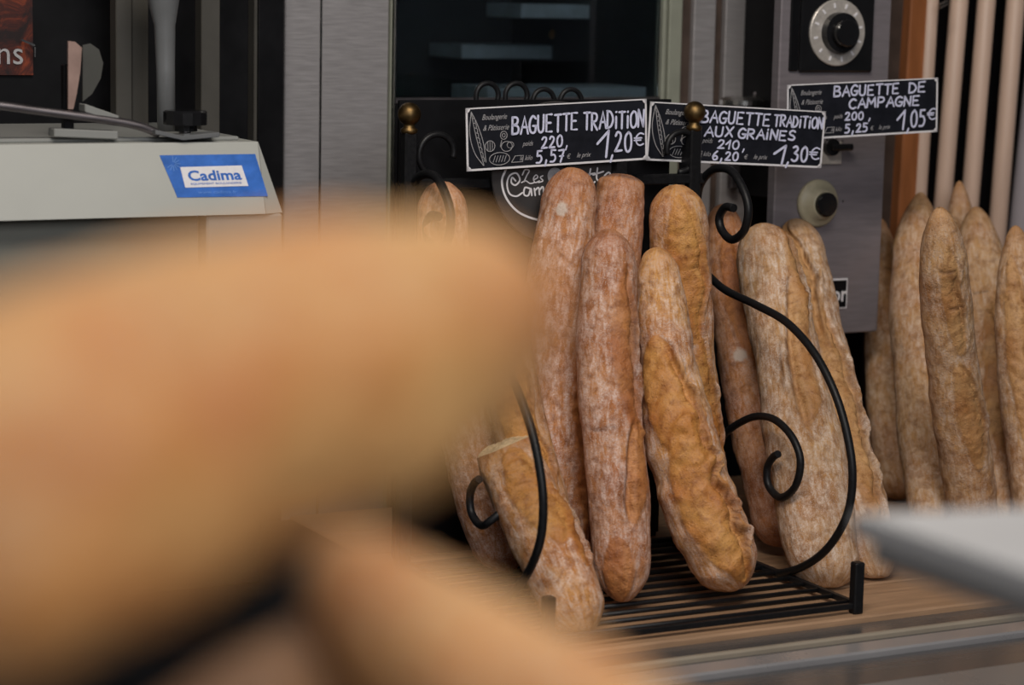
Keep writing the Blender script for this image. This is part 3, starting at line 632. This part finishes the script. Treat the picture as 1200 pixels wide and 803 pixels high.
# torn crumb face of the half baguette
Cc, Rr, Tt, Nn_, Bb = (info[k][0] for k in 'CRTNB')
m = MB(); V = []; Fc = []; rn = np.random.RandomState(3); NR, NA = 10, 48
for i in range(NR+1):
    r = Rr*.985*i/NR
    for k in range(NA):
        a = 2*math.pi*k/NA; h = .0075*(1-(i/NR)**3)*(.7+.5*math.sin(3*a+1)*i/NR)+(rn.normal()*.0007 if 0 < i < NR else 0)
        V.append(Cc-Tt*(h-.5*r*math.cos(a))+(Nn_*math.cos(a)+Bb*math.sin(a))*r)
for i in range(NR):
    for k in range(NA): Fc.append((i*NA+k, i*NA+(k+1) % NA, (i+1)*NA+(k+1) % NA, (i+1)*NA+k))
m.add(V, Fc)
cf = m.build('crumb', M['crumb'], hb, smooth=True); cf['label'] = 'pale open crumb face'

# ================================================= DOWEL RACK on the right
dr = thing('dowel_rack', 'bread rack of pale round dowels beside an orange wooden post', 'rack', (.45, .56, cz))
for (xa, ya, xb, yb, w, mt) in ((1091, -60, 1076, 240, 9.6, 'dowel'), (1126, -60, 1103, 260, 10.8, 'dowel'), (1158, -60, 1134, 270, 10.8, 'dowel'), (1192, -60, 1168, 280, 11, 'dowel'), (1230, -60, 1196, 280, 16, 'dowel_grey')):
    a = on_v(xa+3, ya, .58); b = on_v(xb, yb, .58); dd = (b-a); b2 = a+dd*((cz-a[2])/dd[2]); a2 = a-dd/np.linalg.norm(dd)*.2
    m = MB(); m.tube([a2, (a2+b2)/2, b2], w*depth(a)/F_PX, 20); m.build('dowel', M[mt], dr, smooth=True)
a = on_v(1073, 60, .60); b = on_v(1098, 60, .60)
m = MB(); p0 = on_v(1056, -80, .60); p1 = on_v(1036, 280, .60); dd = p1-p0; p1 = p0+dd*((cz-p0[2])/dd[2]); wv = .034
m.slab((p0+p1)/2, (p1-p0)/2, (wv*.62, 0, 0), (0, .008, 0), .002)
MBp = m.build('post', M['brown'], dr); MBp['label'] = 'dark brown strip'
p0 = on_v(1078, -80, .585); p1 = on_v(1056, 280, .585); dd = p1-p0; p1 = p0+dd*((cz-p0[2])/dd[2])
m = MB(); m.slab((p0+p1)/2, (p1-p0)/2, (.0135, 0, 0), (0, .010, 0), .002); m.build('post', M['orange_wood'], dr)['label'] = 'orange varnished wooden post'
MB().bx(.33, 1.1, .64, .66, cz, .95).build('back_panel', M['black'], dr)
m = MB(); q = on_v(1100, 6, .545); m.tube([q, q+np.array([.014, 0, .006])], .0012, 8); m.tube([q+np.array([.002, 0, -.004]), q+np.array([.014, 0, .002])], .0010, 8); m.build('hook', M['chrome'], dr)

# ================================================= OVEN
OV = .66
def ux(x, v=OV, y=60): return on_v(x, y, v)[0]
ov = thing('bakery_oven', 'stainless steel bakery oven with dark glass door behind the baskets', 'oven', (0, OV, FZ))
ZT = .95
def strip(name, x0, x1, mat, d=0.0, th=.02, z0=FZ+.05, z1=ZT, lab=None, V=None):
    V = OV if V is None else V
    o = MB().bx(ux(x0, V), ux(x1, V), V-d, V-d+th, z0, z1, .0012).build(name, M[mat], ov)
    if lab: o['label'] = lab
    return o
strip('side_panel', 334, 375.5, 'steel'); strip('side_panel', 377, 455.5, 'steel')
strip('groove', 375, 377.5, 'chrome', .001)
strip('door_trim', 456, 458, 'cream_metal', .004); strip('door_trim', 459.5, 462.5, 'chrome', .006)
strip('door_trim', 774.5, 779, 'cream_metal', .004); strip('door_trim', 780, 795, 'cream_metal', .008); 
OR = OV-.012
ZS = on_v(860, 300, OR)[2]
for n_, a_, b_, m_, d_ in (('side_recess', 795, 813, 'brown', -.008), ('side_panel', 812.5, 838, 'steel', 0), ('side_recess', 838.3, 849.2, 'brown', -.008), ('side_panel', 849.5, 884, 'steel', 0), ('side_recess', 884.3, 925, 'black', -.008)):
    strip(n_, a_, b_, m_, d_, .012, ZS, ZT, None, OR)
MB().bx(ux(776), ux(1000), OV, OV+.02, FZ+.05, ZS-.001, .001).build('lower_panel', M['black'], ov)
wz = on_v(620, 117, OV)[2]
# door: lower black panel, glass pane, interior
MB().bx(ux(462.5), ux(774.5), OV, OV+.02, FZ+.05, wz, .001).build('door_panel', M['black'], ov)
MB().bx(ux(462.5), ux(774.5), OV-.002, OV+.004, wz-.004, wz+.003, .001).build('sill', M['steel_dark'], ov)
MB().bx(ux(462.5), ux(774.5), OV+.004, OV+.009, wz, ZT, 0).build('glass_pane', M['glass'], ov)
mi = MB(); a, b = ux(450), ux(790)
mi.bx(a, b, OV+.42, OV+.43, wz-.1, ZT); mi.bx(a, a+.01, OV+.012, OV+.42, wz-.1, ZT); mi.bx(b-.01, b, OV+.012, OV+.42, wz-.1, ZT); mi.bx(a, b, OV+.012, OV+.42, wz-.11, wz-.1); mi.bx(a, b, OV+.012, OV+.42, ZT-.01, ZT)
mi.build('chamber', M['oven_in'], ov)
for (x0, x1, y, vv) in ((570, 772, 112, OV+.05), (540, 772, 58, OV+.30), (610, 772, 10, OV+.2)):
    q = on_v(x0, y, vv); q2 = on_v(x1, y, vv)
    MB().bx(q[0], q2[0], vv, vv+.10, q[2]-.012, q[2]+(.010 if y > 100 else .006), .001).build('reflection_shelf', M['oven_reflection_shelf'], ov)  # strips added in place of reflections in the door glass
m = MB(); q = on_v(690, 42, OV+.3); m.tube([q+np.array([-.06+.012*i, 0, .004*math.sin(i)]) for i in range(11)], [.004, .012, .015, .016, .016, .017, .016, .016, .015, .012, .004], 14); m.build('loaf_inside', M['bread_tan'], ov, smooth=True)['label'] = 'dim loaf behind the oven glass'
MB().bx(ux(336), ux(915), OV+.45, OV+.47, FZ+.05, ZT).build('back_panel', M['steel_dark'], ov)
# handle
m = MB(); q0 = on_v(911, -40, OR-.035); q1 = on_v(906, 66, OR-.035)
m.slab((q0+q1)/2, (q1-q0)/2, (.0075, 0, 0), (0, .004, 0), .002); m.build('handle', M['chrome'], ov)
m = MB(); a = on_v(904, 68, OR-.033); b = on_v(890, 112, OR-.028)
m.slab((a+b)/2, (b-a)/2, (.0085, 0, 0), (0, .003, 0), .001); m.build('handle', M['steel_dark'], ov)
m = MB(); q = on_v(871, 119, OR-.03); m.lathe((q[0], q[1], q[2]-.004), (0, 0, 1), [(0, .030), (.006, .030), (.010, .022)], 32); m.build('hinge_cap', M['chrome'], ov)
m = MB(); q0 = on_v(866, 150, OR-.02); q1 = on_v(860, 243, OR-.02); m.slab((q0+q1)/2, (q1-q0)/2, (.006, 0, 0), (0, .004, 0), .001)
m = MB(); q = on_v(863, 188, OR-.02)
m.bx(q[0]-.006, q[0]+.006, OR-.02, OR-.01, q[2]-.035, q[2]+.035); m.build('latch', M['steel_dark'], ov)

# ================================================= CONTROL PANEL
CV = .44
b = Board((893, 396), (1026.5, 387), (907, -60), CV)
def cu(x, y): return on_v(x, y, CV)
u0 = cu(914, 60)[0]; u1 = cu(1041, 100)[0]; zb = cu(1005, 390)[2]
cp = thing('control_panel', 'grey steel oven control box with a dial and a cream knob', 'control panel', ((u0+u1)/2, CV+.05, zb))
MB().bx(u0, u1, CV, CV+.016, zb, ZT, .0015).build('box', M['panel_steel'], cp)
MB().bx(u0+.085, u1-.005, CV+.016, OV+.0, zb+.15, ZT, .001).build('mount', M['black'], cp)
qa = cu(934, 84); qb = cu(1019, 81); q = cu(977, 38)
MB().bx(qa[0], qb[0], CV-.006, CV-.0005, qa[2]+.000, ZT-.02 if False else qa[2]+.105, .002).build('dial_plate', M['blackgloss'], cp)
MB().bx(qa[0]-.013, qa[0]-.001, CV-.004, CV-.0005, qa[2]+.001, qa[2]+.104, .001).build('dial_plate_edge', M['black'], cp)
m = MB(); m.lathe((q[0], CV-.006, q[2]), (0, -1, 0), [(0, .0385), (.002, .0385), (.0028, .0375), (.003, .02)], 64); dl = m.build('dial_ring', M['dial'], cp); dl['label'] = 'silver temperature ring'
for i in range(12):
    a = math.pi*2*i/12+.2; m = MB(); cc = np.array([q[0]+.0315*math.cos(a), CV-.0092, q[2]+.0315*math.sin(a)]); rr = np.array([math.cos(a), 0, math.sin(a)]); tt_ = np.array([-math.sin(a), 0, math.cos(a)])
    m.slab(cc, rr*.0028, tt_*.0013, np.array([0, .0004, 0])); m.build('tick', M['white'], dl)
m = MB(); m.lathe((q[0], CV-.009, q[2]), (0, -1, 0), [(0, .0235), (.010, .0230), (.011, .0170), (.020, .0160), (.0215, .0145)], 48); m.build('dial_knob', M['blackgloss'], cp, smooth=False)
q = cu(957, 238)
m = MB(); m.lathe((q[0], CV, q[2]), (0, -1, 0), [(0, .028), (.004, .0278), (.0065, .025), (.008, .0185), (.0165, .0165), (.0175, .0145)], 56); m.build('knob_collar', M['cream'], cp, smooth=True)['label'] = 'cream plastic collar'
m = MB(); m.lathe((q[0], CV-.016, q[2]), (0, -1, 0), [(0, .0142), (.006, .0142), (.0075, .0125)], 40); m.build('knob', M['blackgloss'], cp)
qa = cu(940, 193); qb = cu(986, 166)
MB().bx(qa[0], qb[0], CV-.002, CV-.0002, qa[2], qb[2], .0005).build('switch_plate', M['dial'], cp)
m = MB(); q = cu(972, 172); m.lathe((q[0], CV-.002, q[2]), (0, -1, 0), [(0, .011), (.006, .010)], 24); m.bx(q[0]-.004, q[0]+.026, CV-.014, CV-.007, q[2]-.004, q[2]+.004, .002); m.build('switch_lever', M['blackgloss'], cp)
qa = cu(942, 364); qb = cu(993, 326)
bd = MB().bx(qa[0], qb[0], CV-.0015, CV-.0002, qa[2], qb[2], .0004).build('badge', M['white'], cp)
MB().bx(qa[0]+.002, qb[0]-.002, CV-.0022, CV-.0014, qa[2]+.002, qb[2]-.002, .0002).build('badge_field', M['black'], bd)
m = MB(); bfont(m, 'or', cu(973, 353)+np.array([0, -.0027, 0]), EX, EY, EN, .0185, cu(991, 353)[0]-cu(973, 353)[0], 0, .0002, off=.02); m.build('lettering', M['white'], bd)
for x, y in ((927, 50), (987, 165), (988, 236)): q = cu(x, y); m = MB(); m.lathe((q[0], CV, q[2]), (0, -1, 0), [(0, .0015), (.001, .001)], 12); m.build('screw', M['steel_dark'], cp)

# ================================================= BREAD SLICER on the left
SV = .33
sl = thing('bread_slicer', 'grey bread slicing machine with a blue Cadima sticker', 'slicer', (-.75, SV+.15, cz))
A_ = on_v(302, 166, SV); B_ = on_v(-80, 163, SV); zt_ = A_[2]
Bt = on_v(332, 250, SV-.022); zb_ = Bt[2]; uR = A_[0]; uRb = Bt[0]; uL = -1.15
t_v = SV; b_v = SV-.022
m = MB(); m.prism([(uL, t_v, zt_), (uL, b_v, zb_), (uL, b_v+.30, zb_), (uL, t_v+.27, zt_)], (uR-uL, 0, 0))
m.build('cover', M['machine'], sl)
# narrow right end bevel of the cover
m = MB(); m.add([(uR+.0004, t_v, zt_), (uR+.0004, b_v, zb_), (uRb+.003, b_v+.01, zb_), (uR+.004, t_v+.01, zt_-.003), (uR+.0004, t_v+.27, zt_), (uR+.0004, b_v+.3, zb_), (uRb+.003, b_v+.3, zb_), (uR+.004, t_v+.27, zt_-.003)],
    [(0, 3, 2, 1), (3, 7, 6, 2), (0, 4, 7, 3), (1, 2, 6, 5), (4, 5, 6, 7), (0, 1, 5, 4)]); m.build('cover_end', M['machine'], sl)
q = on_v(243, 256, b_v)
MB().bx(uL, q[0], b_v+.025, b_v+.29, zb_-.10, zb_-.0005, .001).build('body', M['machine_dark'], sl)['label'] = 'olive grey recessed front'
MB().bx(uL, uRb-.01, b_v+.03, b_v+.285, cz+.001, zb_-.1005, .001).build('base', M['black'], sl)['label'] = 'black lower part'
MB().bx(q[0]+.001, uRb+.001, b_v+.004, b_v+.29, zb_-.10, zb_-.0005, .002).build('side_column', M['machine_side'], sl)
# sticker on the slanted face
def face(x, y, off=.0006):   # point on the slanted cover face seen at a photo position
    n_ = np.cross(np.array([1., 0, 0]), np.array([0, b_v-t_v, zb_-zt_])); n_ /= np.linalg.norm(n_)
    if n_[1] > 0: n_ = -n_
    P0 = np.array([uR, t_v, zt_])+n_*off; d = ray(x, y); return OK+d*(((P0-OK)@n_)/(d@n_)), n_
c4 = [face(x, y)[0] for x, y in ((187, 182), (299, 180.5), (314, 230), (208, 231.5))]; n_ = face(200, 200)[1]
o4 = c4[3]; ex = c4[2]-c4[3]; Ls = np.linalg.norm(ex); exn = ex/Ls; eyn = np.cross(n_, exn); eyn = eyn if eyn[2] > 0 else -eyn
stk = MB().prism([p-n_*.0004 for p in c4], n_*.0005).build('sticker', M['blue'], sl); stk['label'] = 'blue sticker with a white name box'
bx4 = [face(x, y, .0008)[0] for x, y in ((211, 196), (283, 194), (291, 218), (217, 220))]
MB().prism(bx4, n_*.0004).build('name_box', M['white'], stk)
ox = bx4[3]; e2 = bx4[2]-bx4[3]; L2 = np.linalg.norm(e2); e2n = e2/L2; up2 = bx4[0]-bx4[3]; H2 = np.linalg.norm(up2); up2n = up2/H2
m = MB(); bfont(m, 'Cadima', ox+e2n*L2*.085+up2n*H2*.33, e2n, up2n, n_, H2*.50, L2*.84, 0, .0008, off=.025)
bfont(m, 'EQUIPEMENT BOULANGERIE', ox+e2n*L2*.10+up2n*H2*.12, e2n, up2n, n_, H2*.10, L2*.80, 0, .0008); m.build('lettering', M['blue'], stk)
m = MB()
for i in range(12):
    a = 2*math.pi*i/12; c_ = face(203, 192, .0009)[0]; d1 = exn*math.cos(a)+eyn*math.sin(a)
    if i in (4, 5, 6): continue
    ribbon(m, [c_+d1*.002, c_+d1*.007], .0007, n_, .0002)
m.build('burst', M['blue_pale'], stk)
m = MB(); bfont(m, 'www.cadima.fr', face(232, 227, .0007)[0], exn, eyn, n_, .0032, .040, 0, .0003); m.build('small_lettering', M['blue_pale'], stk)
# deck on top, lever, knob
MB().bx(uL, uR-.012, SV+.02, SV+.25, zt_, zt_+.004, .001).build('top_plate', M['machine_side'], sl)
lev = [on_v(x, y, SV-.0) for x, y in ((-40, 120), (0, 124), (60, 132), (140, 143), (172, 150), (190, 158), (205, 160), (250, 157))]
lev = [q+np.array([0, .01, 0]) for q in lev]
m = MB(); m.tube(spline(lev[:6], 5), .0042, 12); m.build('lever', M['steel_dark'], sl, smooth=True)['label'] = 'long steel lever'
m = MB(); a = on_v(178, 154, SV+.008); bb = on_v(210, 161, SV+.008); c_ = on_v(252, 157, SV+.008)
for p, q in ((a, bb), (bb, c_)): m.slab((p+q)/2, (q-p)/2*1.03, (0, .012, 0), np.array([0, 0, .0022]), .0006)
m.build('lever_end', M['cast_grey'], sl)
q = on_v(217, 140, SV+.03)
m = MB(); m.lathe((q[0], q[1], q[2]-.0115), (0, 0, 1), [(0, .012), (.006, .012), (.0065, .0215), (.019, .0215), (.0205, .0195)], 14); m.build('clamp_knob', M['blackgloss'], sl)
m = MB(); m.tube([(q[0], q[1], zt_+.003), (q[0], q[1], q[2]-.01)], .006, 14); m.build('knob_stem', M['steel_dark'], sl)
# paddles
for (pts, mt, vv, lab) in (([(80, 48), (88, 49), (96, 56), (94, 85), (90, 110), (86, 128), (80, 128)], 'pink', SV+.012, 'thin rosy blade'), ([(97, 53), (106, 51), (116, 58), (121, 74), (118, 92), (108, 110), (97, 119)], 'paddle', SV+.02, 'rounded taupe paddle')):
    o = MB().prism([on_v(x, y, vv) for x, y in pts], (0, .003, 0)).build('paddle', M[mt], sl); o['label'] = lab
q = on_v(86, 132, SV+.01)
m = MB(); m.bx(q[0]-.005, q[0]+.005, SV+.024, SV+.034, zt_+.002, q[2]+.045, .001); m.build('paddle_post', M['black'], sl)
p, q = on_v(96, 126, SV+.018), on_v(136, 140, SV+.018)
m = MB(); m.slab((p+q)/2+np.array([0, 0, .000]), (q-p)/2, (0, .01, 0), (0, 0, .004), .001); p, q = on_v(60, 155, SV+.018), on_v(135, 158, SV+.018); m.slab((p+q)/2, (q-p)/2, (0, .01, 0), (0, 0, .004), .001)
m.build('lever_guide', M['machine_side'], sl)
# cast arm and frame behind
m = MB(); pr = [(191, -60, 30), (191, -20, 22), (192, 8, 17), (193, 30, 12.5), (194, 80, 11), (195, 156, 10.5)]
pk = [on_v(x, y, SV+.11) for x, y, w in pr]; pk[-1][2] = zt_; m.tube(pk, [w*depth(p)/F_PX for p, (_, _, w) in zip(pk, pr)], 24); m.build('cast_arm', M['cast_grey'], sl, smooth=True)['label'] = 'grey cast arm flaring at its top'
FVv = SV+.20
def fu(x): return on_v(x, 80, FVv)[0]
for x0, x1, vv, mt in ((136, 155, .0, 'frame_grey'), (158, 178, .01, 'frame_grey'), (236, 258, .0, 'frame_grey')):
    MB().bx(fu(x0), fu(x1), FVv+vv, FVv+vv+.02, zb_, ZT, .001).build('upright', M[mt], sl)
# dark tall cabinet behind the slicer, with a poster
CB = .645
dc = thing('dark_cabinet', 'tall black cabinet standing behind the slicer', 'cabinet', (-.9, CB, FZ))
MB().bx(-1.6, ux(298, CB), CB, CB+.4, FZ, ZT+.1, .001).build('body', M['black'], dc)
MB().bx(ux(298, CB-.02), ux(302, CB-.02), CB-.02, CB, FZ, ZT, .001).build('edge_strip', M['frame_grey'], dc)
MB().bx(ux(303, CB-.02), ux(333, CB-.02), CB-.02, CB+.03, FZ, ZT, .001).build('door', M['blackgloss'], dc)
PV = .641
pb = Board((-90, 88), (39, 88), (-90, -60), PV)
po = thing('poster', 'flame red poster with white letters ending in ns', 'poster', pb.p(.5, 0))
m = MB(); pb.slab(m, 0, 1, 0, 1, -.001, 0); m.build('sheet', M['poster'], po)
m = MB(); q = on_v(-3, 75, PV-.001); q2 = on_v(27, 75, PV-.001); bfont(m, 'ns', q, EX, EY, EN, .026, q2[0]-q[0], 0, .0005); m.build('lettering', M['print'], po)
m = MB(); q = on_v(38, 70, PV-.012); 
ribbon(m, [on_v(26, 47, PV-.012), on_v(40, 53, PV-.012)], .0022, EN); ribbon(m, [on_v(41, 56, PV-.012), on_v(41, 66, PV-.012)], .0015, EN); m.build('corner_clip', M['chrome'], po)

# ================================================= FOREGROUND, out of focus
WZ = 1.36-BASE[2]
sc_ = thing('serving_counter', 'serving counter top just below the picture, under the near loaves', 'counter', toK((0.05, .36, 0)))
def cbox(name, lo, hi, mat, par):   # box aligned with the room, under a rotated root
    K = [toK((x, y, z)) for x in (lo[0], hi[0]) for y in (lo[1], hi[1]) for z in (lo[2], hi[2])]
    return MB().add(K, [(0, 1, 3, 2), (4, 6, 7, 5), (0, 4, 5, 1), (2, 3, 7, 6), (0, 2, 6, 4), (1, 5, 7, 3)]).build(name, mat, par)
cbox('top', (-.45, .14, 1.30), (.45, .60, 1.325), M['cabinet'], sc_)
cbox('base', (-.43, .16, 0), (.43, .56, 1.299), M['cabinet'], sc_)
G4 = 'blurred loaves close to the camera'
loaf('near_loaf', 'huge blurred orange loaf across the left, closest to the camera', spec((566, 388, 118), (545, 390, 130), (510, 396, 142), (450, 408, 154), (400, 424, 170), (300, 448, 180), (150, 518, 194), (0, 587, 206), (-200, 680, 210)), M['bread_near'],
     dist=(.53, .42), seed=301, flour=.6, caps=(.020, .03), nr=120, na=56, scores=[(.25, .9, .55, .5, .9, .2)], group=G4, amp=1.5)
loaf('near_loaf', 'blurred brown loaf running down to the bottom edge, below the huge orange one', spec((396, 645, 50), (432, 697, 76), (500, 757, 98), (596, 824, 112), (736, 918, 115), (856, 1000, 90)), M['bread_near'],
     dist=(.60, .50), seed=302, flour=.9, caps=(.02, .03), nr=100, na=48, group=G4, amp=1.4)
loaf('near_loaf', 'shadowed blurred loaf in the bottom left corner under the huge orange one', spec((420, 745, 40), (385, 790, 80), (310, 870, 115), (200, 970, 130), (40, 1080, 100)), M['bread_shaded'],  # crust colour carries the shade from the loaf above
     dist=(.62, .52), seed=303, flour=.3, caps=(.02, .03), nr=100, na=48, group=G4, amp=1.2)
# pale tray at the right
zt2 = at_d(1000, 603, 1.02)[2]
T0 = on_z(1000, 602, zt2); T1 = on_z(1330, 590, zt2); T3 = on_z(1290, 700, zt2)
T2 = T1+(T3-T0)
tr_ = thing('scale_tray', 'blurred pale grey metal tray corner poking in from the right', 'tray', (T2[0], T2[1], zt2-.02))
def rc(ps): return ps
MB().prism([T0, T1, T2, T3], (0, 0, -.010)).build('plate', M['tray'], tr_)
q = [T0+(T2-T0)*.04, T1+(T3-T1)*.04, T2+(T0-T2)*.04, T3+(T1-T3)*.04]
MB().prism([p-np.array([0, 0, .0102]) for p in q], (0, 0, -.010)).build('underside', M['tray'], tr_)
m = MB(); cc = (T1+T3)/2*.4+T2*.6; m.tube([(cc[0], cc[1], zt2-.0205), (cc[0], cc[1], FZ)], .03, 20); m.build('pedestal', M['steel_dark'], tr_)
